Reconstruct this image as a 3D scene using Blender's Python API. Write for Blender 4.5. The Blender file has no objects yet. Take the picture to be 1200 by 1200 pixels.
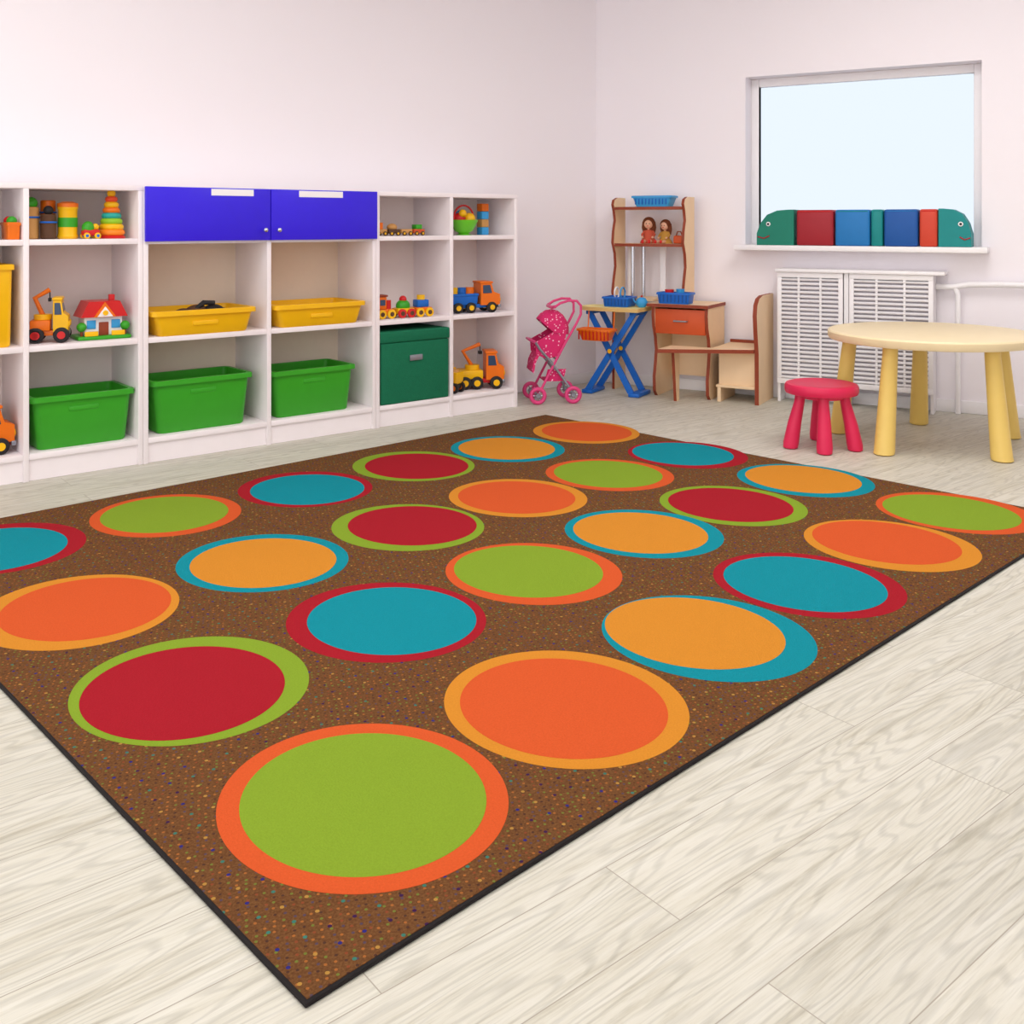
import bpy, bmesh, math, random
from mathutils import Matrix, Vector
random.seed(7)
PI=math.pi
# ------------------------------------------------------------ materials
def lin(c):
    r=[]
    for v in c:
        v=v/255.0
        r.append(v/12.92 if v<=.04045 else ((v+.055)/1.055)**2.4)
    return (r[0],r[1],r[2],1)
MATS={}
def mat(name,rgb,rough=.45,var=.06,metal=0,scale=18,bump=0,bscale=200):
    if name in MATS: return MATS[name]
    m=bpy.data.materials.new(name); m.use_nodes=True
    nt=m.node_tree; N=nt.nodes; L=nt.links
    b=N['Principled BSDF']; b.inputs['Roughness'].default_value=rough; b.inputs['Metallic'].default_value=metal
    b.inputs['Specular IOR Level'].default_value=.35
    tc=N.new('ShaderNodeTexCoord'); no=N.new('ShaderNodeTexNoise'); no.inputs['Scale'].default_value=scale; no.inputs['Detail'].default_value=3
    L.new(tc.outputs['Object'],no.inputs['Vector'])
    mx=N.new('ShaderNodeMix'); mx.data_type='RGBA'
    c=lin(rgb); mx.inputs[6].default_value=tuple(x*(1-var) for x in c[:3])+(1,); mx.inputs[7].default_value=tuple(min(1,x*(1+var)) for x in c[:3])+(1,)
    L.new(no.outputs['Fac'],mx.inputs[0]); L.new(mx.outputs[2],b.inputs['Base Color'])
    if bump:
        n2=N.new('ShaderNodeTexNoise'); n2.inputs['Scale'].default_value=bscale; L.new(tc.outputs['Object'],n2.inputs['Vector'])
        bp=N.new('ShaderNodeBump'); bp.inputs['Strength'].default_value=bump; bp.inputs['Distance'].default_value=.003
        L.new(n2.outputs['Fac'],bp.inputs['Height']); L.new(bp.outputs['Normal'],b.inputs['Normal'])
    MATS[name]=m; return m
WHITE=mat('white_laminate',(249,240,242),.45,.02)
CREAM=mat('cream_interior',(243,226,206),.6,.03)
PALE=mat('pale_interior',(244,231,226),.6,.02)  # back panel colour, with the warm shade inside the cells mixed in
WALLM=mat('wall_paint',(250,244,249),.8,.01,scale=2)
CEILM=mat('ceiling_paint',(249,248,248),.9,.01)
TRIM=mat('trim_white',(249,246,248),.5,.02)
GREEN=mat('green_plastic',(58,164,38),.35)
DGREEN=mat('green_fabric',(8,108,74),.8,.12,scale=60,bump=.3)
YEL=mat('yellow_plastic',(248,190,18),.35)
ORG=mat('orange_plastic',(238,116,20),.35)
RED=mat('red_plastic',(210,34,35),.35)
BLUE=mat('blue_plastic',(25,105,200),.35)
DBLUE=mat('blue_door',(54,28,226),.35,.04)
BLACK=mat('black_rubber',(35,32,35),.6)
DARK=mat('dark_glass',(55,75,105),.15)
GREY=mat('grey_metal',(150,155,165),.3,metal=.6)
CHROME=mat('chrome',(205,208,215),.2,metal=.8)
BEECH=mat('beech_wood',(246,214,174),.5,.06,scale=8)
BROWN=mat('brown_edge',(148,64,38),.5,.1)
REDWOOD=mat('reddish_drawer',(208,86,40),.45,.1,scale=10)
PINK=mat('pink_stool',(222,38,84),.4,.04)
PINKM=mat('pink_metal',(226,70,130),.35)
TTOP=mat('table_top_cream',(245,225,182),.4,.03)
TLEG=mat('table_leg_yellow',(238,204,112),.4,.03)
MAROON=mat('maroon_vinyl',(164,34,46),.5)
VBLUE=mat('blue_vinyl',(34,122,192),.5)
VNAVY=mat('navy_vinyl',(25,86,164),.5)
VTEAL=mat('teal_vinyl',(15,138,138),.5)
VORG=mat('red_orange_vinyl',(212,70,48),.5)
VGRN=mat('green_vinyl',(16,126,104),.5)
LBLUE=mat('light_blue_plastic',(60,160,222),.35)
WOODT=mat('toy_wood',(205,150,85),.5,.12)
SKIN=mat('doll_skin',(235,185,155),.5)
HAIR=mat('doll_hair',(112,56,30),.8,.2)
PINKC=mat('doll_dress',(196,84,60),.8,.1)
BROWNT=mat('brown_toy',(90,60,40),.7,.2)

# ------------------------------------------------------------ builder
SF=(-2.045,3.984,math.radians(39.8))      # shelving frame: x along fronts, y to the wall
WF=(.567,6.632,math.radians(-29.66))      # back wall frame: x along wall, -y into room
GF=(0,0,0)
class Ob:
    def __init__(s,name,fr=GF,at=(0,0,0),rz=0,sc=1):
        s.name=name; s.bm=bmesh.new(); s.mats=[]; s.sc=sc
        s.M=Matrix.Translation((fr[0],fr[1],0))@Matrix.Rotation(fr[2],4,'Z')@Matrix.Translation(at)@Matrix.Rotation(rz,4,'Z')
    def mi(s,m):
        if m not in s.mats: s.mats.append(m)
        return s.mats.index(m)
    def add(s,vs,fs,m,M=None):
        k=s.mi(m); bv=[s.bm.verts.new((M@Vector(v)) if M else v) for v in vs]
        out=[]
        for f in fs:
            try:
                fc=s.bm.faces.new([bv[i] for i in f]); fc.material_index=k; out.append(fc)
            except ValueError: pass
        return out
    def box(s,x0,x1,y0,y1,z0,z1,m,bev=0,M=None):
        t=bmesh.new(); bmesh.ops.create_cube(t,size=1)
        for v in t.verts: v.co=Vector(((x0+x1)/2+v.co.x*(x1-x0),(y0+y1)/2+v.co.y*(y1-y0),(z0+z1)/2+v.co.z*(z1-z0)))
        if bev: bmesh.ops.bevel(t,geom=t.edges[:],offset=bev,segments=3 if bev>.006 else 2,affect='EDGES',profile=.5)
        t.verts.index_update()
        s.add([v.co.copy() for v in t.verts],[[v.index for v in f.verts] for f in t.faces],m,M); t.free()
    def loft(s,rings,m,cap0=True,cap1=True,M=None):
        n=len(rings[0]); vs=[p for r in rings for p in r]; fs=[]
        for i in range(len(rings)-1):
            for j in range(n):
                fs.append([i*n+j,i*n+(j+1)%n,(i+1)*n+(j+1)%n,(i+1)*n+j])
        if cap0: fs.append(list(range(n))[::-1])
        if cap1: fs.append([(len(rings)-1)*n+j for j in range(n)])
        s.add(vs,fs,m,M)
    def lathe(s,prof,c,m,seg=32,ax='Z',M=None,sx=1,sy=1):
        rings=[]
        for r,z in prof:
            r=max(r,1e-4); ring=[]
            for j in range(seg):
                a=2*PI*j/seg; x,y=r*math.cos(a)*sx,r*math.sin(a)*sy
                if ax=='Z': p=(c[0]+x,c[1]+y,c[2]+z)
                elif ax=='Y': p=(c[0]+x,c[1]+z,c[2]+y)
                else: p=(c[0]+z,c[1]+x,c[2]+y)
                ring.append(p)
            rings.append(ring)
        s.loft(rings,m,M=M)
    def cyl(s,c,r,h,m,ax='Z',r2=None,seg=24,M=None):
        s.lathe([(r,0),(r if r2 is None else r2,h)],c,m,seg,ax,M)
    def tube(s,path,r,m,seg=10,closed=False,M=None):
        P=[Vector(p) for p in path]; n=len(P); rings=[]
        up=Vector((0,0,1)); prev=None
        for i in range(n):
            if closed: t=(P[(i+1)%n]-P[i-1]).normalized()
            else: t=(P[min(i+1,n-1)]-P[max(i-1,0)]).normalized()
            if prev is None:
                a=up if abs(t.z)<.9 else Vector((1,0,0)); u=t.cross(a).normalized()
            else: u=(prev-t*prev.dot(t)).normalized()
            prev=u; w=t.cross(u); rr=r[i] if isinstance(r,(list,tuple)) else r
            rings.append([P[i]+(u*math.cos(2*PI*j/seg)+w*math.sin(2*PI*j/seg))*rr for j in range(seg)])
        if closed: rings.append(rings[0]); s.loft(rings,m,False,False,M)
        else: s.loft(rings,m,M=M)
    def torus(s,c,R,r,m,ax='Z',seg=28,M=None):
        pts=[]
        for j in range(seg):
            a=2*PI*j/seg; x,y=R*math.cos(a),R*math.sin(a)
            pts.append((c[0]+x,c[1]+y,c[2]) if ax=='Z' else (c[0]+x,c[1],c[2]+y) if ax=='Y' else (c[0],c[1]+x,c[2]+y))
        s.tube(pts,r,m,10,True,M)
    def sphere(s,c,r,m,M=None,seg=20,a0=-90,a1=90):
        if not isinstance(r,(list,tuple)): r=(r,r,r)
        rings=[]
        k=12
        for i in range(k+1):
            a=math.radians(a0+(a1-a0)*i/k); rings.append([(c[0]+r[0]*max(math.cos(a),1e-3)*math.cos(2*PI*j/seg),c[1]+r[1]*max(math.cos(a),1e-3)*math.sin(2*PI*j/seg),c[2]+r[2]*math.sin(a)) for j in range(seg)])
        s.loft(rings,m,M=M)
    def prism(s,poly,ax,a0,a1,m,edge=None,M=None):
        n=len(poly)
        def P(p,a): return (a,p[0],p[1]) if ax=='x' else (p[0],a,p[1]) if ax=='y' else (p[0],p[1],a)
        vs=[P(p,a0) for p in poly]+[P(p,a1) for p in poly]
        s.add(vs,[list(range(n)),list(range(n,2*n))[::-1]],m,M)
        s.add(vs,[[i,(i+1)%n,n+(i+1)%n,n+i] for i in range(n)],edge or m,M)
    def openbox(s,x0,x1,y0,y1,z0,z1,m,taper=.9,t=.006,lip=.01,rad=.02,lipm=None):
        cx,cy=(x0+x1)/2,(y0+y1)/2; hx,hy=(x1-x0)/2,(y1-y0)/2
        def rr(kx,ky,z):
            out=[]; r=min(rad,kx*.5,ky*.5)
            for (sx,sy,a) in ((1,1,0),(-1,1,90),(-1,-1,180),(1,-1,270)):
                for q in range(5):
                    an=math.radians(a+q*22.5); out.append((cx+sx*(kx-r)+r*math.cos(an),cy+sy*(ky-r)+r*math.sin(an),z))
            return out
        bx,by=(hx-lip)*taper,(hy-lip)*(.5+taper/2)
        ux,uy=hx-lip,hy-lip; lh=min(.022,(z1-z0)*.2)
        s.loft([rr(bx*.97,by*.97,z0),rr(bx,by,z0+.006),rr(ux,uy,z1-lh)],m,True,False)
        s.loft([rr(ux,uy,z1-lh),rr(hx,hy,z1-lh),rr(hx,hy,z1-.003),rr(hx-.003,hy-.003,z1),rr(ux-t,uy-t,z1)],lipm or m,False,False)
        s.loft([rr(ux-t,uy-t,z1),rr(bx-t,by-t,z0+t)],m,False,True)
    def done(s,bevel=0,subs=None):
        for v in s.bm.verts: v.co*=s.sc
        bmesh.ops.remove_doubles(s.bm,verts=s.bm.verts[:],dist=1e-6)
        bmesh.ops.recalc_face_normals(s.bm,faces=s.bm.faces[:])
        xs=[v.co for v in s.bm.verts]
        lo=[min(v[i] for v in xs) for i in range(3)]; hi=[max(v[i] for v in xs) for i in range(3)]
        o=Vector(((lo[0]+hi[0])/2,(lo[1]+hi[1])/2,lo[2]))
        for v in s.bm.verts: v.co-=o
        me=bpy.data.meshes.new(s.name); s.bm.to_mesh(me); s.bm.free()
        for p in me.polygons: p.use_smooth=True
        me.set_sharp_from_angle(angle=math.radians(38))
        for m in s.mats: me.materials.append(m)
        ob=bpy.data.objects.new(s.name,me); ob.matrix_world=s.M@Matrix.Translation(o); bpy.context.scene.collection.objects.link(ob)
        if bevel:
            b=ob.modifiers.new('bevel','BEVEL'); b.width=bevel; b.segments=2; b.limit_method='ANGLE'; b.angle_limit=math.radians(50)
        return ob

# ------------------------------------------------------------ floor material
def floor_material():
    m=bpy.data.materials.new('whitewashed_oak_planks'); m.use_nodes=True; nt=m.node_tree; N=nt.nodes; L=nt.links
    b=N['Principled BSDF']; b.inputs['Roughness'].default_value=.5; b.inputs['Specular IOR Level'].default_value=.3
    tc=N.new('ShaderNodeTexCoord'); mp=N.new('ShaderNodeMapping'); mp.inputs['Rotation'].default_value=(0,0,math.radians(-39))
    L.new(tc.outputs['Object'],mp.inputs['Vector'])
    br=N.new('ShaderNodeTexBrick'); br.offset=.37; br.inputs['Scale'].default_value=1; br.inputs['Brick Width'].default_value=1.15; br.inputs['Row Height'].default_value=.16
    br.inputs['Mortar Size'].default_value=.0011; br.inputs['Mortar Smooth'].default_value=.3; br.inputs['Bias'].default_value=0
    br.inputs['Color1'].default_value=(0,0,0,1); br.inputs['Color2'].default_value=(1,1,1,1); br.inputs['Mortar'].default_value=(.5,.5,.5,1)
    L.new(mp.outputs['Vector'],br.inputs['Vector'])
    ad=N.new('ShaderNodeVectorMath'); ad.operation='MULTIPLY_ADD'; ad.inputs[1].default_value=(3.1,7.7,5.0)
    L.new(br.outputs['Color'],ad.inputs[0]); L.new(mp.outputs['Vector'],ad.inputs[2])
    m2=N.new('ShaderNodeMapping'); m2.inputs['Scale'].default_value=(1.3,20,1); L.new(ad.outputs[0],m2.inputs['Vector'])
    n1=N.new('ShaderNodeTexNoise'); n1.inputs['Scale'].default_value=2.4; n1.inputs['Detail'].default_value=10; n1.inputs['Roughness'].default_value=.70; n1.inputs['Distortion'].default_value=.35
    L.new(m2.outputs['Vector'],n1.inputs['Vector'])
    m5=N.new('ShaderNodeMapping'); m5.inputs['Scale'].default_value=(.9,7,1); L.new(ad.outputs[0],m5.inputs['Vector'])
    n4=N.new('ShaderNodeTexNoise'); n4.inputs['Scale'].default_value=1.0; n4.inputs['Detail'].default_value=2.5; L.new(m5.outputs['Vector'],n4.inputs['Vector'])
    k1=N.new('ShaderNodeMath'); k1.operation='MULTIPLY'; k1.inputs[1].default_value=170; L.new(n4.outputs['Fac'],k1.inputs[0])
    k2=N.new('ShaderNodeMath'); k2.operation='SINE'; L.new(k1.outputs[0],k2.inputs[0])
    k3=N.new('ShaderNodeMapRange'); k3.inputs[1].default_value=-1; k3.inputs[2].default_value=-.1; k3.inputs[3].default_value=.86; k3.inputs[4].default_value=1; L.new(k2.outputs[0],k3.inputs[0])
    m3=N.new('ShaderNodeMapping'); m3.inputs['Scale'].default_value=(8,190,1); L.new(ad.outputs[0],m3.inputs['Vector'])
    n2=N.new('ShaderNodeTexNoise'); n2.inputs['Scale'].default_value=1.5; n2.inputs['Detail'].default_value=3; L.new(m3.outputs['Vector'],n2.inputs['Vector'])
    cr=N.new('ShaderNodeValToRGB'); e=cr.color_ramp.elements; e[0].position=.32; e[0].color=lin((192,186,168)); e[1].position=.66; e[1].color=lin((221,218,206))
    k=cr.color_ramp.elements.new(.46); k.color=lin((212,208,193))
    L.new(n1.outputs['Fac'],cr.inputs['Fac'])
    fg=N.new('ShaderNodeMix'); fg.data_type='RGBA'; fg.blend_type='MULTIPLY'; fg.inputs[0].default_value=1; L.new(cr.outputs['Color'],fg.inputs[6]); L.new(k3.outputs[0],fg.inputs[7])
    mx=N.new('ShaderNodeMix'); mx.data_type='RGBA'; mx.blend_type='MULTIPLY'; mx.inputs[0].default_value=.45
    L.new(fg.outputs[2],mx.inputs[6])
    c2=N.new('ShaderNodeValToRGB'); c2.color_ramp.elements[0].position=.32; c2.color_ramp.elements[0].color=(.76,.75,.74,1); c2.color_ramp.elements[1].position=.52
    L.new(n2.outputs['Fac'],c2.inputs['Fac']); L.new(c2.outputs['Color'],mx.inputs[7])
    pv=N.new('ShaderNodeMix'); pv.data_type='RGBA'; pv.blend_type='MULTIPLY'; pv.inputs[0].default_value=1
    pr=N.new('ShaderNodeValToRGB'); pr.color_ramp.elements[0].color=(.93,.93,.93,1); pr.color_ramp.elements[1].color=(1,1,1,1)
    L.new(br.outputs['Color'],pr.inputs['Fac']); L.new(mx.outputs[2],pv.inputs[6]); L.new(pr.outputs['Color'],pv.inputs[7])
    mo=N.new('ShaderNodeMix'); mo.data_type='RGBA'; L.new(br.outputs['Fac'],mo.inputs[0]); L.new(pv.outputs[2],mo.inputs[6]); mo.inputs[7].default_value=lin((166,158,144))
    L.new(mo.outputs[2],b.inputs['Base Color'])
    return m
# ------------------------------------------------------------ room shell
fl=Ob('floor'); fm=floor_material()
fl.prism([(-5.3,1.85),(-3.6,-2.6),(1.3,-2.6),(1.3,-1.7),(4.8,4.45),(.62,6.85)],'z',-.05,0,fm); fl.done()
w=Ob('wall_left',SF); w.box(-3.6,3.72,.372,.49,0,2.8,WALLM); w.done()
w=Ob('baseboard_left',SF); w.box(2.72,3.69,.358,.371,0.0005,.07,TRIM,.003); w.done()
w=Ob('wall_back',WF)
ws0,ws1,wz0,wz1=1.0,2.32,.90,1.95
w.box(-.05,ws0,.0,.2,0,2.8,WALLM); w.box(ws1,4.7,.0,.2,0,2.8,WALLM); w.box(ws0,ws1,.0,.2,0,wz0,WALLM); w.box(ws0,ws1,.0,.2,wz1,2.8,WALLM); w.done()
w=Ob('baseboard_back',WF); w.box(.02,4.6,-.014,-.0005,0.0005,.07,TRIM,.003); w.done()
w=Ob('wall_right',WF); w.box(4.6,4.7,-7,-.001,0,2.8,WALLM); w.done()
c=Ob('ceiling'); c.prism([(-5.3,1.85),(-3.6,-2.6),(1.3,-2.6),(1.3,-1.7),(4.8,4.45),(.62,6.85)],'z',2.8,2.86,CEILM); c.done()
# window
w=Ob('window_1',WF)
fw=.05
w.box(ws0,ws0+fw,.12,.17,wz0,wz1,TRIM,.004); w.box(ws1-fw,ws1,.12,.17,wz0,wz1,TRIM,.004)
w.box(ws0+fw,ws1-fw,.12,.17,wz0,wz0+fw,TRIM,.004); w.box(ws0+fw,ws1-fw,.12,.17,wz1-fw,wz1,TRIM,.004)
g=bpy.data.materials.new('window_glass'); g.use_nodes=True; gb=g.node_tree.nodes['Principled BSDF']; gb.inputs['Base Color'].default_value=(.45,.50,.545,1); gb.inputs['Roughness'].default_value=.02; gb.inputs['Transmission Weight'].default_value=1; gb.inputs['IOR'].default_value=1.02
w.box(ws0+fw-.01,ws1-fw+.01,.143,.147,wz0+fw-.01,wz1-fw+.01,g); w.done()
w=Ob('window_sill',WF); w.box(.97,2.36,-.15,-.0005,.890,.922,TRIM,.006); w.box(ws0+.001,ws1-.001,-.0005,.119,.901,.922,TRIM); w.done()

# ------------------------------------------------------------ rug
def rug_ground():
    m=bpy.data.materials.new('rug_brown_speckled'); m.use_nodes=True; nt=m.node_tree; N=nt.nodes; L=nt.links
    b=N['Principled BSDF']; b.inputs['Roughness'].default_value=.95; b.inputs['Specular IOR Level'].default_value=.08
    tc=N.new('ShaderNodeTexCoord')
    base=N.new('ShaderNodeTexNoise'); base.inputs['Scale'].default_value=260; base.inputs['Detail'].default_value=2; L.new(tc.outputs['Object'],base.inputs['Vector'])
    r=N.new('ShaderNodeValToRGB'); r.color_ramp.elements[0].position=.3; r.color_ramp.elements[0].color=lin((92,58,32)); r.color_ramp.elements[1].position=.7; r.color_ramp.elements[1].color=lin((116,78,45))
    L.new(base.outputs['Fac'],r.inputs['Fac']); col=r.outputs['Color']
    def dots(col,scale,rot,rand,th,colors,strength):
        mp=N.new('ShaderNodeMapping'); mp.inputs['Rotation'].default_value=(0,0,rot); mp.inputs['Scale'].default_value=(1,1,0.0); L.new(tc.outputs['Object'],mp.inputs['Vector'])
        v=N.new('ShaderNodeTexVoronoi'); v.inputs['Scale'].default_value=scale; v.inputs['Randomness'].default_value=rand; v.voronoi_dimensions='2D'
        L.new(mp.outputs['Vector'],v.inputs['Vector'])
        sp=N.new('ShaderNodeSeparateColor'); L.new(v.outputs['Color'],sp.inputs['Color'])
        cr=N.new('ShaderNodeValToRGB'); cr.color_ramp.interpolation='CONSTANT'; els=cr.color_ramp.elements
        els[0].position=0; els[0].color=lin(colors[0]); els[1].position=1/len(colors); els[1].color=lin(colors[1])
        for i in range(2,len(colors)): x=els.new(i/len(colors)); x.color=lin(colors[i])
        L.new(sp.outputs[0],cr.inputs['Fac'])
        lt=N.new('ShaderNodeMath'); lt.operation='LESS_THAN'; lt.inputs[1].default_value=th; L.new(v.outputs['Distance'],lt.inputs[0])
        ml=N.new('ShaderNodeMath'); ml.operation='MULTIPLY'; ml.inputs[1].default_value=strength; L.new(lt.outputs[0],ml.inputs[0])
        mx=N.new('ShaderNodeMix'); mx.data_type='RGBA'; L.new(ml.outputs[0],mx.inputs[0]); L.new(col,mx.inputs[6]); L.new(cr.outputs['Color'],mx.inputs[7])
        return mx.outputs[2]
    col=dots(col,74,.5,.35,.185,[(172,104,48),(106,128,50),(60,40,40),(140,68,42),(72,66,88)],.72)
    col=dots(col,25,.15,.1,.085,[(40,40,115),(172,130,60),(55,28,70),(55,115,100)],.95)
    L.new(col,b.inputs['Base Color'])
    bp=N.new('ShaderNodeBump'); bp.inputs['Strength'].default_value=.4; bp.inputs['Distance'].default_value=.002; L.new(base.outputs['Fac'],bp.inputs['Height']); L.new(bp.outputs['Normal'],b.inputs['Normal'])
    return m
def pile(name,rgb):
    m=mat(name,rgb,.95,.13,scale=230,bump=.4,bscale=300); m.node_tree.nodes['Principled BSDF'].inputs['Specular IOR Level'].default_value=.08; return m
RC={'o':pile('rug_orange',(206,86,42)),'y':pile('rug_amber',(206,134,44)),'g':pile('rug_green',(128,156,44)),'r':pile('rug_red',(160,28,40)),'t':pile('rug_teal',(16,136,150))}
TYPES={'A':'go oy yt tr oy go','B':'rg tr go yt rg yt','C':'oy yt rg oy go tr','D':'tr go tr rg yt oy'}
OUT={'A':[(.02,0),(.543,-.009),(1.066,-.01),(1.579,0.002),(2.092,-.002),(2.61,0)],'B':[(-.004,.63),(.54,.632),(1.072,.618),(1.608,.63),(2.106,.61),(2.625,.612)],
'C':[(-.02,1.26),(.536,1.26),(1.078,1.234),(1.605,1.235),(2.12,1.22),(2.645,1.21)],'D':[(-.01,1.96),(.538,1.94),(1.088,1.90),(1.625,1.90),(2.14,1.855),(2.675,1.85)]}
INN={'A':[(.02,0),(.536,-.009),(1.060,.035),(1.574,.011),(2.103,.02),(2.60,.015)],'B':[(-.025,.623),(.551,.623),(1.070,.638),(1.603,.64),(2.105,.62),(2.633,.626)],
'C':[(0,1.26),(.534,1.253),(1.097,1.234),(1.603,1.24),(2.121,1.229),(2.641,1.233)],'D':[(-.03,1.955),(.537,1.95),(1.088,1.886),(1.631,1.886),(2.14,1.862),(2.683,1.853)]}
rg=Ob('classroom_rug',(-.2837,1.798,.7636)); bk=mat('rug_binding',(24,18,18),.85,.1)
RX0,RX1,RY0,RY1=-.317,2.859,-.343,2.31
rg.box(RX0,RX1,RY0,RY1,.0005,.008,bk,.003); rg.box(RX0+.006,RX1-.006,RY0+.006,RY1-.006,.002,.009,rug_ground())
RU,RV,IU,IV=.253,.274,.214,.233
for k in 'ABCD':
    ts=TYPES[k].split()
    for j in range(6):
        o=Vector(OUT[k][j]); i=Vector(INN[k][j]); d=i-o
        if d.length>.038: i=o+d.normalized()*.038
        q=.00008*((j+ord(k))%2)
        rg.prism([(o.x+RU*math.cos(2*PI*a/96),o.y+RV*math.sin(2*PI*a/96)) for a in range(96)],'z',.0085,.0094+q,RC[ts[j][1]])
        rg.prism([(i.x+IU*math.cos(2*PI*a/96),i.y+IV*math.sin(2*PI*a/96)) for a in range(96)],'z',.0092,.0098,RC[ts[j][0]])
rg.done()

# ------------------------------------------------------------ shelving
TOP=1.215; DEP=.36; T=.022
def unit(name,pan,cells,upper=.985,back=PALE,doors=False):
    o=Ob(name,SF)
    s0,s1=pan[0][0],pan[-1][1]
    for a,b in pan: o.box(a,b,0,DEP,0,TOP-T,WHITE,.002)
    o.box(s0,s1,0,DEP,TOP-T,TOP,WHITE,.002)
    o.box(s0+.01,s1-.01,DEP-.008,DEP,.02,TOP-T,back)
    for i in range(len(pan)-1):
        a,b=pan[i][1],pan[i+1][0]
        o.box(a,b,.001,DEP-.008,.088,.112,WHITE,.002)
        o.box(a,b,.012,.03,.001,.088,WHITE)
        o.box(a,b,.003,DEP-.008,.526,.55,WHITE,.002)
        o.box(a,b,.003,DEP-.008,upper-.024,upper,WHITE,.002)
    if doors:
        mid=(s0+s1)/2
        for a,b,kx,la,lb in ((s0+.004,mid-.002,mid-.035,.87,1.075),(mid+.002,s1-.004,mid+.035,1.31,1.55)):
            o.box(a,b,-.019,-.001,upper-.012,TOP-.002,DBLUE,.002)
            o.lathe([(.004,0),(.004,-.012),(.009,-.016),(.010,-.024),(.004,-.028)],(kx,-.019,1.02),CHROME,16,'Y')
            o.box(la,lb,-.021,-.019,1.178,1.208,TRIM)
    return o.done()
unit('storage_shelf',[(-.88,-.858),(-.395,-.373),(.086,.108),(.548,.569)],3)
unit('storage_cabinet',[(.570,.592),(1.153,1.1745),(1.735,1.756)],2,upper=.984,back=CREAM,doors=True)
unit('storage_shelf',[(1.757,1.778),(2.225,2.247),(2.68,2.703)],2)
Z0,Z1,Z2=.1125,.5505,.9855
def plastic_bin(a,b,z0,z1,m,y0=.02,y1=.31,fill=None):
    o=Ob('storage_bin',SF); o.openbox(a,b,y0,y1,z0,z1,m,.90,.005,.014,.025)
    o.box((a+b)/2-.06,(a+b)/2+.06,y0+.012,y0+.02,z1-.07,z1-.05,m,.003)
    o.done()
plastic_bin(.118,.545,Z0,.333,GREEN); plastic_bin(.615,1.095,Z0,.350,GREEN); plastic_bin(1.19,1.655,Z0,.338,GREEN)
plastic_bin(.605,1.095,Z1,.662,YEL,-.02,.30); plastic_bin(1.19,1.69,Z1,.660,YEL,-.02,.30)
o=Ob('toy_animal_pile',SF)
for (x,y,z,r,m) in ((.86,.12,.625,.05,BROWNT),(.93,.10,.63,.045,BLACK),(.80,.13,.615,.045,BROWNT),(.98,.13,.615,.04,BROWNT)): o.sphere((x,y,z),(r*1.3,r,r),m)
o.tube([(.84,.1,.65),(.88,.09,.685),(.93,.09,.68)],.012,BLACK); o.done()
o=Ob('fabric_storage_box',SF); o.box(1.788,2.217,.0,.33,Z0,.43,DGREEN,.008); o.box(1.782,2.221,-.004,.334,.431,.490,DGREEN,.008); o.box(1.96,2.04,-.008,-.003,.33,.36,GREY,.002); o.done()
o=Ob('yellow_storage_box',SF); o.openbox(-.33,.062,.02,.30,Z1,.885,YEL,.97,.005,.008,.02); o.box(-.20,-.08,.012,.03,.80,.83,ORG,.004); o.done()

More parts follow.
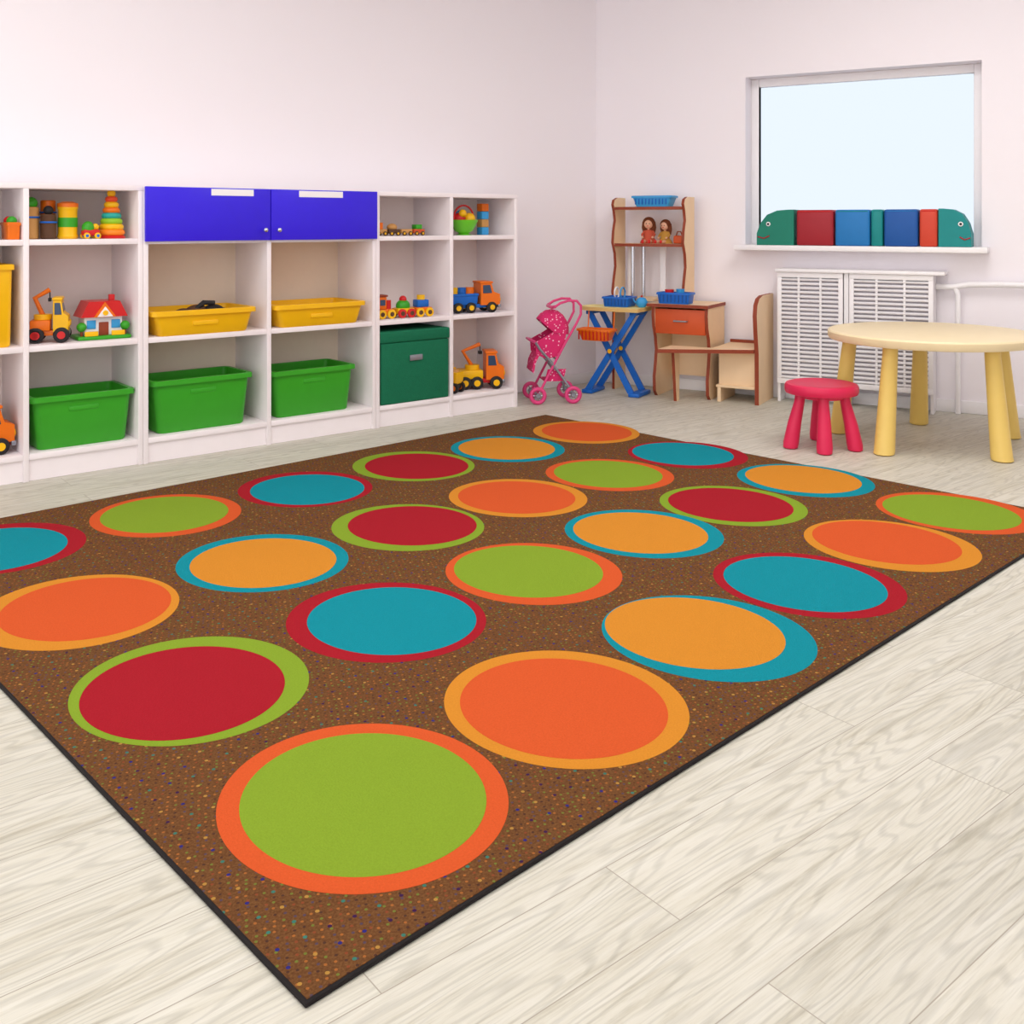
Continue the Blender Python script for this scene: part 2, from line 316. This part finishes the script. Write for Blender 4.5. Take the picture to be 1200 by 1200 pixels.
def wheel(o,x,y,z,r,w,tm,hm):
    o.lathe([(r*.75,-w/2),(r,-w*.35),(r,w*.35),(r*.75,w/2)],(x,y,z),tm,24,'Y'); o.lathe([(r*.5,-w*.62),(r*.5,w*.62)],(x,y,z),hm,16,'Y')
def truck(name,at,L,W,Hh,cab,bed,chas,hub,face=1,load='dump',rz=0,wh=None):
    o=Ob(name,SF,at,rz+(0 if face>0 else PI)); r=wh or Hh*.17
    for x in (-L*.33,-L*.08 if L>.25 else -L*.3,L*.33):
        for y in (-W*.42,W*.42): wheel(o,x,y,r,r,W*.2,BLACK,hub)
    o.box(-L*.48,L*.46,-W*.3,W*.3,r*.9,r*1.6,chas,.004)
    cz=r*1.4
    o.prism([(L*.12,cz),(L*.5,cz),(L*.5,cz+(Hh-cz)*.45),(L*.38,cz+(Hh-cz)*.55),(L*.33,Hh*.93),(L*.12,Hh*.93)],'y',-W*.42,W*.42,cab)
    o.prism([(L*.16,cz+(Hh-cz)*.5),(L*.34,cz+(Hh-cz)*.5),(L*.30,Hh*.88),(L*.16,Hh*.88)],'y',-W*.435,W*.435,DARK)
    o.add([(L*.382,-W*.36,cz+(Hh-cz)*.6),(L*.382,W*.36,cz+(Hh-cz)*.6),(L*.338,W*.36,Hh*.88),(L*.338,-W*.36,Hh*.88)],[[0,1,2,3]],DARK)
    o.box(L*.10,L*.36,-W*.45,W*.45,Hh*.93,Hh,cab,.005)
    o.box(L*.46,L*.52,-W*.44,W*.44,r*.9,r*1.5,GREY,.004)
    for y in (-W*.28,W*.28): o.lathe([(.12*W,0),(.1*W,.006)],(L*.5,y,cz+(Hh-cz)*.22),YEL,14,'X')
    if load=='dump':
        o.prism([(-L*.5,r*2.4),(-L*.42,r*1.7),(L*.06,r*1.7),(L*.09,Hh*.85),(-L*.02,Hh*.85),(-L*.02,Hh*.75),(-L*.52,Hh*.72)],'y',-W*.47,W*.47,bed)
        for k in range(4): o.box(-L*.44+k*L*.13,-L*.41+k*L*.13,-W*.5,W*.5,r*1.9,Hh*.7,bed,.002)
        o.sphere((-L*.22,0,Hh*.70),(L*.22,W*.38,Hh*.14),WOODT)
    elif load=='crane':
        o.box(-L*.45,L*.05,-W*.45,W*.45,r*1.6,Hh*.5,bed,.005)
        o.cyl((-L*.15,0,Hh*.5),W*.3,Hh*.12,YEL)
        o.tube([(-L*.15,0,Hh*.58),(-L*.35,0,Hh*.98),(L*.02,0,Hh*1.16)],Hh*.055,ORG,8)
        o.tube([(L*.02,0,Hh*1.16),(L*.02,0,Hh*.98)],Hh*.015,BLACK,6); o.box(-L*.02,L*.06,-W*.1,W*.1,Hh*.9,Hh*.98,BLACK,.002)
    elif load=='box':
        o.openbox(-L*.48,L*.08,-W*.46,W*.46,r*1.6,Hh*.62,bed,.95,.004,.004,.008)
        for k in range(3): o.cyl((-L*.36+k*L*.16,0,r*1.8),W*.22,Hh*.5,[YEL,BLUE,ORG][k],seg=16)
    return o.done(.0015)
truck('toy_truck',(-.09,.13,Z0),.32,.15,.20,ORG,YEL,RED,YEL,1,'dump')
truck('toy_tow_truck',(.216,.12,Z1),.155,.12,.19,YEL,ORG,ORG,RED,1,'crane',rz=-.35)
truck('toy_lorry',(2.445,.10,Z1),.31,.13,.175,ORG,BLUE,BLUE,YEL,1,'box',rz=-.25)
truck('toy_dump_truck',(2.525,.13,Z0),.27,.14,.215,ORG,YEL,RED,YEL,1,'crane',rz=-.5)
truck('toy_loader',(2.312,.10,Z0),.10,.08,.16,YEL,YEL,BLACK,ORG,-1,'dump',rz=-1.2,wh=.03)
o=Ob('toy_house',SF,(.430,.13,Z1),-.05,.92)
o.box(-.12,.12,-.08,.09,0,.018,GREEN,.006)
o.box(-.085,.085,-.05,.06,.018,.11,TRIM,.003)
o.prism([(-.105,.105),(-.07,.178),(.07,.178),(.105,.105)],'y',-.07,.08,RED)
o.prism([(-.05,.105),(0,.175),(.05,.105)],'y',-.08,-.05,ORG); o.prism([(-.035,.107),(0,.155),(.035,.107)],'y',-.083,-.079,TRIM)
o.box(-.022,.022,-.056,-.049,.018,.08,BROWN,.002); o.box(-.075,-.035,-.055,-.049,.05,.09,LBLUE,.002); o.box(.035,.075,-.055,-.049,.05,.09,LBLUE,.002)
o.box(.04,.065,.0,.025,.15,.205,RED,.002); o.cyl((0,-.088,.125),.012,.008,YEL,'Y')
for x in (-.098,.098): o.cyl((x,-.05,.018),.006,.03,BROWN,seg=10); o.sphere((x,-.05,.06),.022,GREEN)
for x in (-.06,.06): o.box(x-.03,x+.03,-.078,-.07,.018,.04,YEL,.002)
o.done()
o=Ob('wooden_peg_cups',SF,(.185,.12,Z2))
for x,y,hh,m in ((-.04,0,.13,WOODT),(.02,-.03,.10,BROWNT),(.04,.05,.16,ORG)):
    o.lathe([(.026,0),(.03,.004),(.03,hh),(.026,hh+.004)],(x,y,0),m,20); o.torus((x,y,hh*.7),.031,.004,BLUE)
o.sphere((-.04,0,.15),.026,GREEN); o.sphere((.02,-.03,.12),.02,BLACK); o.done()
o=Ob('toy_drum',SF,(.285,.10,Z2)); o.lathe([(.038,0),(.042,.01),(.038,.02),(.038,.12),(.042,.13),(.038,.14)],(0,0,0),YEL,24); o.lathe([(.0395,.05),(.0395,.09)],(0,0,0),GREEN,24)
o.lathe([(.042,.135),(.042,.15),(.02,.158)],(0,0,0),ORG,24); o.done()
o=Ob('toy_rattle_car',SF,(.366,.06,Z2),0); o.box(-.034,.034,-.022,.022,.012,.04,RED,.008); o.sphere((-.01,0,.045),(.026,.022,.03),GREEN); o.sphere((.02,0,.05),.015,YEL)
for x in (-.022,.022):
    for y in (-.026,.026): wheel(o,x,y,.013,.013,.010,YEL,BLUE)
o.done()
o=Ob('stacking_ring_tower',SF,(.466,.10,Z2)); o.lathe([(.056,0),(.058,.008),(.050,.014)],(0,0,0),RED,28)
z=.026
for i,m in enumerate([mat('ring_orange',(250,140,30),.4),YEL,mat('ring_lime',(150,200,40),.4),mat('ring_teal',(40,170,160),.4),ORG,YEL,mat('ring_red2',(235,80,40),.4)]):
    R=.055-.005*i; o.torus((0,0,z),R-.013,.0145,m); o.cyl((0,0,z-.012),R-.012,.024,m,seg=20); z+=.024
o.sphere((0,0,z+.002),.018,YEL); o.done()
o=Ob('toy_teddy_bear',SF,(-.04,.13,Z2)); o.sphere((0,0,.05),(.045,.04,.05),BROWNT); o.sphere((0,-.01,.12),.035,BROWNT); o.sphere((0,-.045,.112),(.015,.012,.012),WOODT)
for x in (-.028,.028): o.sphere((x,-.005,.15),.013,BROWNT); o.sphere((x*1.3,-.05,.018),(.018,.03,.018),BROWNT); o.sphere((x*1.7,-.03,.065),(.014,.025,.014),BROWNT); o.sphere((x*.45,-.042,.13),.004,BLACK)
o.done()
o=Ob('toy_bricks_box',SF,(.057,.08,Z2)); o.openbox(-.026,.026,-.06,.06,0,.07,ORG,.95,.003,.003,.005); o.sphere((0,-.02,.075),.02,GREEN); o.sphere((0,.03,.075),.02,RED); o.done()
o=Ob('wooden_train',SF,(1.98,.12,Z2))
for k,(x,m) in enumerate(((-.13,WOODT),(-.05,BROWNT),(.03,WOODT),(.11,REDWOOD))):
    o.box(x-.035,x+.035,-.025,.025,.012,.035,m,.003)
    for dx in (-.02,.02):
        for y in (-.027,.027): wheel(o,x+dx,y,.012,.012,.008,BROWNT,YEL)
o.cyl((-.13,0,.035),.02,.035,ORG,seg=16); o.box(.09,.13,-.022,.022,.035,.06,GREEN,.003); o.sphere((-.05,0,.045),(.03,.022,.02),WOODT); o.done()
o=Ob('toy_nesting_bowl',SF,(2.40,.11,Z2),0,.9); o.lathe([(.05,0),(.03,.01),(.06,.03),(.088,.085),(.09,.095),(.084,.095),(.055,.035),(.01,.02)],(0,0,0),mat('lime_plastic',(110,205,50),.35),32)
o.sphere((-.035,0,.10),.04,RED); o.sphere((.035,-.01,.10),.04,YEL); o.sphere((0,.03,.12),.038,LBLUE); o.sphere((-.03,-.03,.135),.025,YEL); o.torus((0,0,.11),.075,.006,RED,'Y'); o.done()
o=Ob('toy_blocks_stack',SF,(2.56,.14,Z2)); 
for k,(m,h0) in enumerate(((LBLUE,0),(WOODT,.045),(LBLUE,.09),(ORG,.135))): o.box(-.025,.025,-.025,.025,h0,h0+.044,m,.004)
o.done()
o=Ob('toy_train_set',SF,(1.965,.10,Z1),-.08)
for k,(x,m) in enumerate(((-.10,ORG),(.02,YEL),(.13,ORG))):
    o.box(x-.05,x+.05,-.04,.04,.02,.05,m,.006)
    for dx in (-.028,.028):
        for y in (-.045,.045): wheel(o,x+dx,y,.024,.024,.014,YEL if k!=1 else RED,BROWNT)
    if k==0: o.box(x-.045,x+.005,-.036,.036,.05,.115,ORG,.006); o.box(x-.035,x-.005,-.038,.038,.07,.10,DARK); o.cyl((x+.028,0,.05),.018,.045,RED,seg=16); o.box(x-.05,x+.01,-.04,.04,.115,.125,BROWN,.003)
    if k==1: o.sphere((x,0,.06),(.04,.033,.035),GREEN); o.sphere((x,0,.095),.02,RED)
    if k==2: o.box(x-.035,x+.035,-.03,.03,.05,.09,BLUE,.006); o.cyl((x,0,.09),.022,.025,YEL,seg=16)
o.done()

# ------------------------------------------------------------ stroller
FAB=bpy.data.materials.new('pink_dotted_fabric'); FAB.use_nodes=True
nt=FAB.node_tree; b=nt.nodes['Principled BSDF']; b.inputs['Roughness'].default_value=.8
tc=nt.nodes.new('ShaderNodeTexCoord'); v=nt.nodes.new('ShaderNodeTexVoronoi'); v.inputs['Scale'].default_value=55; nt.links.new(tc.outputs['Object'],v.inputs['Vector'])
cr=nt.nodes.new('ShaderNodeValToRGB'); cr.color_ramp.interpolation='CONSTANT'; cr.color_ramp.elements[0].color=lin((250,190,215)); cr.color_ramp.elements[1].position=.24; cr.color_ramp.elements[1].color=lin((216,32,104))
nt.links.new(v.outputs['Distance'],cr.inputs['Fac']); nt.links.new(cr.outputs['Color'],b.inputs['Base Color'])
o=Ob('doll_stroller',GF,(.235,5.90,0),math.radians(10))
for x in (-.105,.105):
    for y in (-.105,.105):
        o.torus((x,y,.052),.040,.012,PINKM,'Y'); o.lathe([(.012,-.012),(.016,-.006),(.016,.006),(.012,.012)],(x,y,.052),GREY,16,'Y')
        for k in range(6):
            a=2*PI*k/6; o.tube([(x,y,.052),(x+.038*math.cos(a),y,.052+.038*math.sin(a))],.003,GREY,6)
for y in (-.09,.09):
    o.tube([(-.105,y*1.16,.052),(-.08,y,.09),(.01,y,.26),(.065,y,.36),(.125,y,.46),(.155,y,.52),(.155,y,.57),(.13,y,.598),(.08,y,.60),(.03,y,.585),(.0,y,.565)],.0075,PINKM)
    o.tube([(.105,y*1.16,.052),(.09,y,.09),(-.02,y,.24),(-.09,y,.32),(-.115,y,.36)],.0075,GREY)
o.tube([(.0,-.09,.565),(-.012,-.06,.56),(-.012,.06,.56),(.0,.09,.565)],.010,PINKM)
for x,z in ((-.105,.052),(.105,.052),(.01,.26)): o.tube([(x,-.105 if z<.1 else -.09,z),(x,.105 if z<.1 else .09,z)],.006,GREY)
o.tube([(-.115,-.09,.36),(-.14,-.05,.37),(-.14,.05,.37),(-.115,.09,.36)],.008,PINKM)
prof=[(.06,.46),(.05,.36),(.02,.29),(-.06,.275),(-.10,.30),(-.125,.25),(-.135,.19)]
th=[(x+.012,z-.012) for x,z in prof][::-1]
o.prism(prof+th,'y',-.082,.082,FAB)
for y in (-.084,.080): o.prism([(.06,.46),(.05,.33),(.02,.28),(-.06,.265),(-.11,.29),(-.115,.36),(-.04,.40)],'y',y,y+.006,FAB)
rings=[]
for i in range(9):
    a=math.radians(-8+i*19); R=.130
    ring=[]
    for j in range(13):
        q=math.radians(180*j/12); yy=.092*math.cos(q); e=math.sin(q)**.6
        ring.append((-.005+R*e*math.cos(a)*.82,yy,.415+R*e*math.sin(a)))
    rings.append(ring)
vs=[p for r in rings for p in r]; fs=[[i*13+j,i*13+j+1,(i+1)*13+j+1,(i+1)*13+j] for i in range(8) for j in range(12)]
o.add(vs,fs,FAB)
o.box(-.06,.05,-.075,.075,.13,.135,FAB); o.prism([(-.06,.13),(.05,.13),(.07,.20),(-.04,.20)],'y',-.078,-.074,FAB)
o.done()

# ------------------------------------------------------------ tower, desk, ironing board, bench (back wall frame, y=-d)
o=Ob('play_desk',WF)
side=[(-.04,0),(-.30,0)]+[(-.33,.03),(-.335,.12),(-.315,.20),(-.30,.28),(-.315,.36),(-.345,.43),(-.355,.50),(-.35,.545)]+[(-.04,.545)]
for a in (.525,.860): o.prism(side,'x',a,a+.020,BEECH,BROWN)
o.prism([(.50,-.37),(.885,-.37),(.885,-.03),(.50,-.03)],'z',.546,.566,BEECH,BROWN)
o.box(.546,.859,-.345,-.325,.385,.535,REDWOOD,.004); o.box(.546,.859,-.325,-.06,.385,.40,BEECH)
o.box(.546,.859,-.06,-.045,.10,.545,BEECH)
o.tube([(.67,-.346,.465),(.67,-.365,.465),(.75,-.365,.465),(.75,-.346,.465)],.005,GREY)
o.done()
o=Ob('corner_shelf_tower',WF)
sp=[(-.05,.568)]+[(-.22,.568),(-.235,.62),(-.215,.70),(-.19,.78),(-.20,.86),(-.235,.93),(-.225,1.0),(-.20,1.07),(-.215,1.13),(-.235,1.17),(-.22,1.20),(-.17,1.215)]+[(-.05,1.215)]
o.prism([(-.05,0),(-.22,0)]+sp[1:],'x',.205,.223,BEECH,BROWN)
o.prism(sp,'x',.672,.690,BEECH,BROWN)
for z in (.925,1.155): o.prism([(.224,-.05),(.224,-.225),(.26,-.245),(.64,-.245),(.671,-.225),(.671,-.05)],'z',z-.018,z,BEECH,BROWN)
o.cyl((.33,-.18,.585),.012,.32,CHROME); o.cyl((.37,-.10,.585),.012,.32,CHROME)
o.box(.26,.30,-.10,-.085,.585,.906,TRIM,.004); o.box(.48,.52,-.10,-.085,.585,.906,TRIM,.004)
o.box(.224,.495,-.25,-.05,.568,.584,BEECH)
o.done()
o=Ob('toy_ironing_board',WF)
bp_=[(.08,-.25),(.10,-.20),(.16,-.175),(.488,-.175),(.488,-.40),(.16,-.40),(.10,-.37),(.08,-.33)]
o.prism([(x,y-.08) for x,y in bp_],'z',.515,.538,mat('ironing_board_cream',(245,228,150),.6),mat('ironing_board_edge',(225,190,120),.5))
for y in (-.28,-.45):
    for (xa,xb) in ((.14,.45),(.43,.15)):
        o.prism([(xa-.022,.02),(xa+.022,.02),(xb+.018,.51),(xb-.018,.51)],'y',y,y+.016,BLUE)
    o.lathe([(.014,0),(.014,.02)],(.29,y-.002,.27),YEL,14,'Y')
for x in (.14,.45): o.box(x-.035,x+.035,-.46,-.262,.0015,.025,BLUE,.005)
o.box(.13,.16,-.45,-.28,.49,.512,BLUE,.003); o.box(.42,.45,-.45,-.28,.49,.512,BLUE,.003)
o.done()
o=Ob('orange_basket',WF); 
o.openbox(.13,.36,-.60,-.475,.345,.415,ORG,.8,.004,.008,.02)
for k in range(9): o.box(.150+k*.024,.154+k*.024,-.600,-.588,.35,.41,RED)
for x in (.16,.33): o.tube([(x,-.48,.412),(x,-.475,.44),(x,-.468,.514)],.004,ORG,6)
o.done()
def crate(name,a,b,y0,y1,z0,z1,m):
    o=Ob(name,WF); o.openbox(a,b,y0,y1,z0,z1,m,.94,.004,.006,.012)
    n=int((b-a)/.022)
    for k in range(1,n): o.box(a+k*(b-a)/n-.003,a+k*(b-a)/n+.003,y0+.001,y0+.009,z0+.01,z1-.012,VNAVY if m is BLUE else BLUE)
    return o
o=crate('toy_dish_rack',.22,.40,-.42,-.265,.539,.60,BLUE); o.torus((.29,-.34,.62),.035,.005,TRIM,'X'); o.torus((.33,-.34,.62),.035,.005,LBLUE,'X'); o.done()
o=crate('toy_dish_rack',.555,.77,-.36,-.25,.567,.635,BLUE); o.lathe([(.022,0),(.028,.06)],(.62,-.30,.59),RED,18); o.lathe([(.02,0),(.026,.065)],(.69,-.30,.59),LBLUE,18); o.done()
o=Ob('toy_teapot',WF,(.465,-.35,.539)); o.lathe([(.02,0),(.034,.015),(.036,.035),(.024,.055),(.012,.06)],(-.005,0,0),LBLUE,20); o.sphere((-.005,0,.066),.007,RED); o.tube([(-.035,0,.02),(-.055,0,.035),(-.06,0,.052)],[.007,.005,.004],LBLUE); o.done()
o=Ob('blue_basket',WF); o.openbox(.33,.60,-.22,-.08,1.1555,1.225,LBLUE,.85,.004,.008,.02)
for k in range(10): o.box(.36+k*.0225,.364+k*.0225,-.219,-.208,1.17,1.205,BLUE)
o.done()
def doll(at,rz,dress,hairm,h=.15):
    o=Ob('doll',WF,at,rz); k=h/.15
    def ring(x,y,z,a,b): return [(x+a*math.cos(2*PI*j/16)*k,y+b*math.sin(2*PI*j/16)*k,z*k) for j in range(16)]
    o.loft([ring(0,0,.0,.050,.040),ring(0,0,.014,.046,.038),ring(0,.002,.035,.030,.022),ring(0,.003,.06,.028,.018),ring(0,.003,.073,.024,.014),ring(0,.003,.079,.008,.008)],dress)
    o.tube([(0,.003*k,.076*k),(0,.002*k,.092*k)],.007*k,SKIN)
    o.sphere((0,0,.112*k),(.026*k,.024*k,.028*k),SKIN)
    o.sphere((0,.009*k,.120*k),(.036*k,.027*k,.032*k),hairm)
    o.loft([ring(0,.014,.125,.038,.020),ring(0,.016,.09,.042,.018),ring(0,.02,.055,.034,.012)],hairm)
    for sx in (-1,1):
        o.sphere((sx*.009*k,-.0235*k,.113*k),.0028*k,BLACK)
        o.tube([(sx*.022*k,.003*k,.07*k),(sx*.036*k,-.004*k,.05*k),(sx*.030*k,-.026*k,.036*k)],[.008*k,.007*k,.006*k],dress,8); o.sphere((sx*.029*k,-.030*k,.035*k),.007*k,SKIN)
        o.tube([(sx*.015*k,-.02*k,.012*k),(sx*.018*k,-.05*k,.012*k),(sx*.019*k,-.078*k,.010*k)],[.011*k,.010*k,.008*k],SKIN,8); o.sphere((sx*.019*k,-.084*k,.012*k),(.008*k,.009*k,.012*k),RED)
    o.sphere((0,-.0245*k,.107*k),.003*k,SKIN); o.box(-.006*k,.006*k,-.0235*k,-.021*k,.0985*k,.101*k,RED)
    o.done()
doll((.42,-.14,.9255),.2,PINKC,HAIR,.165); doll((.525,-.13,.9255),-.15,mat('doll_dress_ochre',(190,140,60),.8),HAIR,.15)
o=Ob('toy_bag',WF,(.62,-.13,.9255)); o.box(-.03,.03,-.03,.03,0,.05,REDWOOD,.01); o.tube([(-.02,0,.05),(-.01,0,.075),(.01,0,.075),(.02,0,.05)],.004,BROWN); o.done()
# bench
o=Ob('toy_bench',WF)
o.prism([(.66,-.60),(1.155,-.36),(1.155,-.04),(.918,-.04),(.918,-.385),(.66,-.385)],'z',.30,.322,BEECH,BROWN)
end=[(-.03,0),(-.34,0),(-.345,.3),(-.37,.42),(-.385,.52),(-.37,.58),(-.33,.615),(-.26,.63),(-.03,.63)]
o.prism(end,'x',1.156,1.18,BEECH,BROWN)
o.prism([(-.395,.0),(-.44,.0),(-.46,.15),(-.48,.299),(-.395,.299)],'x',.70,.718,BEECH,BROWN)
o.box(.93,1.155,-.30,-.285,.10,.299,BEECH); o.box(.92,1.155,-.33,-.05,.085,.10,BEECH,.003)
o.box(.918,1.155,-.045,-.03,.30,.34,BROWN)
o.box(.93,.95,-.33,-.05,0.001,.085,BEECH)
o.done()

# ------------------------------------------------------------ radiator cover and pipes
o=Ob('radiator_cover',WF)
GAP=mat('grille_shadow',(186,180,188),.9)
for a,b in ((1.235,1.61),(1.645,2.09)):
    z0,z1=.11,.765; y=-.135
    o.box(a,b,y-.016,y,z0,z0+.03,TRIM,.002); o.box(a,b,y-.016,y,z1-.03,z1,TRIM,.002)
    for x in (a,b-.025): o.box(x,x+.025,y-.016,y,z0+.03,z1-.03,TRIM,.002)
    nb=3
    for k in range(1,nb): xx=a+(b-a)*k/nb; o.box(xx-.006,xx+.006,y-.015,y,z0+.03,z1-.03,TRIM)
    n=24
    for k in range(n):
        z=z0+.04+(z1-z0-.08)*k/(n-1); M=Matrix.Translation((0,y-.008,z))@Matrix.Rotation(math.radians(30),4,'X')
        o.box(a+.025,b-.025,-.009,.009,-.0035,.0035,TRIM,0,M)
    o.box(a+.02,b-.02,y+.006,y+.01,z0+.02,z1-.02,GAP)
o.box(1.225,2.15,-.165,-.002,.766,.785,TRIM,.004)
o.box(1.235,1.25,-.134,-.015,0.001,.765,TRIM); o.box(2.075,2.09,-.134,-.015,0.001,.765,TRIM); o.box(1.615,1.64,-.14,-.015,0.001,.765,TRIM)
o.done()
o=Ob('heating_pipe',WF)
o.tube([(2.092,-.05,.70),(2.18,-.05,.70),(2.26,-.05,.715),(2.4,-.05,.72),(3.6,-.05,.72)],.016,TRIM,12)
o.tube([(2.19,-.05,.70),(2.205,-.05,.66),(2.205,-.05,.4),(2.205,-.05,.002)],.014,TRIM,12)
for x in (2.45,3.2): o.tube([(x,-.05,.72),(x,-.001,.72)],.006,GREY)
o.done()
# ------------------------------------------------------------ sill cushions
def fish(name,a,b,m,flip):
    o=Ob(name,WF); w=b-a; zb=.9225; pts=[]
    for x,z in ((0,0),(0,.07),(.1,.13),(.28,.18),(.55,.205),(.85,.21),(1,.21),(1,0)):
        pts.append((a+(x if not flip else 1-x)*w,zb+z))
    o.prism(pts,'y',-.14,.0,m); ex=a+(.32 if not flip else .68)*w
    o.cyl((ex,-.141,zb+.125),.013,-.004,TRIM,'Y'); o.cyl((ex,-.146,zb+.125),.007,-.003,BLACK,'Y')
    mx=[(a+(x if not flip else 1-x)*w,-.143,zb+z) for x,z in ((.03,.05),(.2,.04),(.35,.055))]
    o.tube(mx,.004,MAROON,6); return o.done(.012)
fish('fish_cushion',1.11,1.33,VGRN,False)
for a,b,m,sm in ((1.345,1.555,MAROON,RED),(1.565,1.755,VBLUE,VTEAL),(1.762,1.825,VTEAL,VTEAL),(1.832,2.01,VNAVY,VBLUE),(2.018,2.11,VORG,RED)):
    o=Ob('cube_cushion',WF); o.box(a,b,-.14,.0,.9225,1.13,m,.012)
    o.box(a+.012,b-.012,-.142,-.139,.94,1.115,m,.001); o.tube([(a+.01,-.139,1.12),(b-.01,-.139,1.12)],.003,sm,6); o.tube([(a+.004,-.132,.94),(a+.004,-.132,1.12)],.003,sm,6); o.done()
fish('fish_cushion',2.115,2.28,VTEAL,True)
o=Ob('wall_ornament',WF,(2.74,0,1.15)); o.cyl((0,-.003,0),.03,-.012,ORG,'Y')
for k in range(6): a=PI*k/3; o.sphere((.04*math.cos(a),-.010,.04*math.sin(a)),(.022,.009,.022),GREEN if k%2 else YEL)
o.done()

# ------------------------------------------------------------ table and stool
o=Ob('kids_round_table',GF,(2.02,4.81,0)); R=.475
o.lathe([(R-.03,.486),(R-.006,.490),(R,.498),(R,.524),(R-.006,.531),(R-.02,.533)],(0,0,0),TTOP,96)
for a in (220,290,153,10,75):
    c_,s_=math.cos(math.radians(a)),math.sin(math.radians(a)); rings=[]
    for rad,rr,z in ((.43,.037,.0),(.43,.046,.006),(.425,.046,.02),(.375,.034,.46),(.375,.034,.487)):
        rings.append([(c_*rad+rr*math.cos(2*PI*j/28),s_*rad+rr*math.sin(2*PI*j/28),z) for j in range(28)])
    o.loft(rings,TLEG)
o.done()
o=Ob('kids_stool',GF,(1.455,4.69,0)); R=.168
o.lathe([(R-.02,.252),(R-.004,.256),(R,.266),(R,.288),(R-.006,.298),(R-.022,.303),(R-.04,.299),(.0,.297)],(0,0,0),PINK,56)
o.lathe([(.11,.235),(.115,.253)],(0,0,0),PINK,40)
for a in (190,258,328,80):
    c_,s_=math.cos(math.radians(a)),math.sin(math.radians(a)); rings=[]
    for rad,rr,z in ((.155,.026,0),(.155,.034,.006),(.152,.036,.03),(.135,.031,.12),(.11,.024,.22),(.105,.024,.256)):
        rings.append([(c_*rad+rr*math.cos(2*PI*j/24),s_*rad+rr*math.sin(2*PI*j/24),z) for j in range(24)])
    o.loft(rings,PINK)
o.done()

# ------------------------------------------------------------ light, world, camera
sc=bpy.context.scene
wd=bpy.data.worlds.new('sky'); sc.world=wd; wd.use_nodes=True
bg=wd.node_tree.nodes['Background']; bg.inputs['Color'].default_value=(.95,.945,.965,1); bg.inputs['Strength'].default_value=2.0
def area(name,loc,size,power,col=(1,.98,.96),rot=(0,0,0)):
    l=bpy.data.lights.new(name,'AREA'); l.shape='RECTANGLE'; l.size=size[0]; l.size_y=size[1]; l.energy=power; l.color=col
    ob=bpy.data.objects.new(name,l); ob.location=loc; ob.rotation_euler=rot; sc.collection.objects.link(ob)
area('added_ceiling_fill',(-1.2,2.6,2.77),(1.8,1.2),26,rot=(0,0,math.radians(40)))  # soft fill lamps added under the unseen ceiling to brighten the room
area('added_ceiling_fill.001',(1.5,3.6,2.77),(1.8,1.2),38,rot=(0,0,math.radians(40)))
area('added_ceiling_fill.002',(0,.2,2.77),(2.2,1.4),20,rot=(0,0,math.radians(40)))
cam=bpy.data.cameras.new('camera'); co=bpy.data.objects.new('camera',cam); sc.collection.objects.link(co)
co.location=(0,0,1.05); co.rotation_euler=(PI/2,0,0); cam.sensor_width=36; cam.lens=1168.8/1200*36; cam.shift_y=-(600-262.05)/1200; cam.clip_start=.05
sc.camera=co
sc.view_settings.view_transform='Standard'; sc.view_settings.look='None'
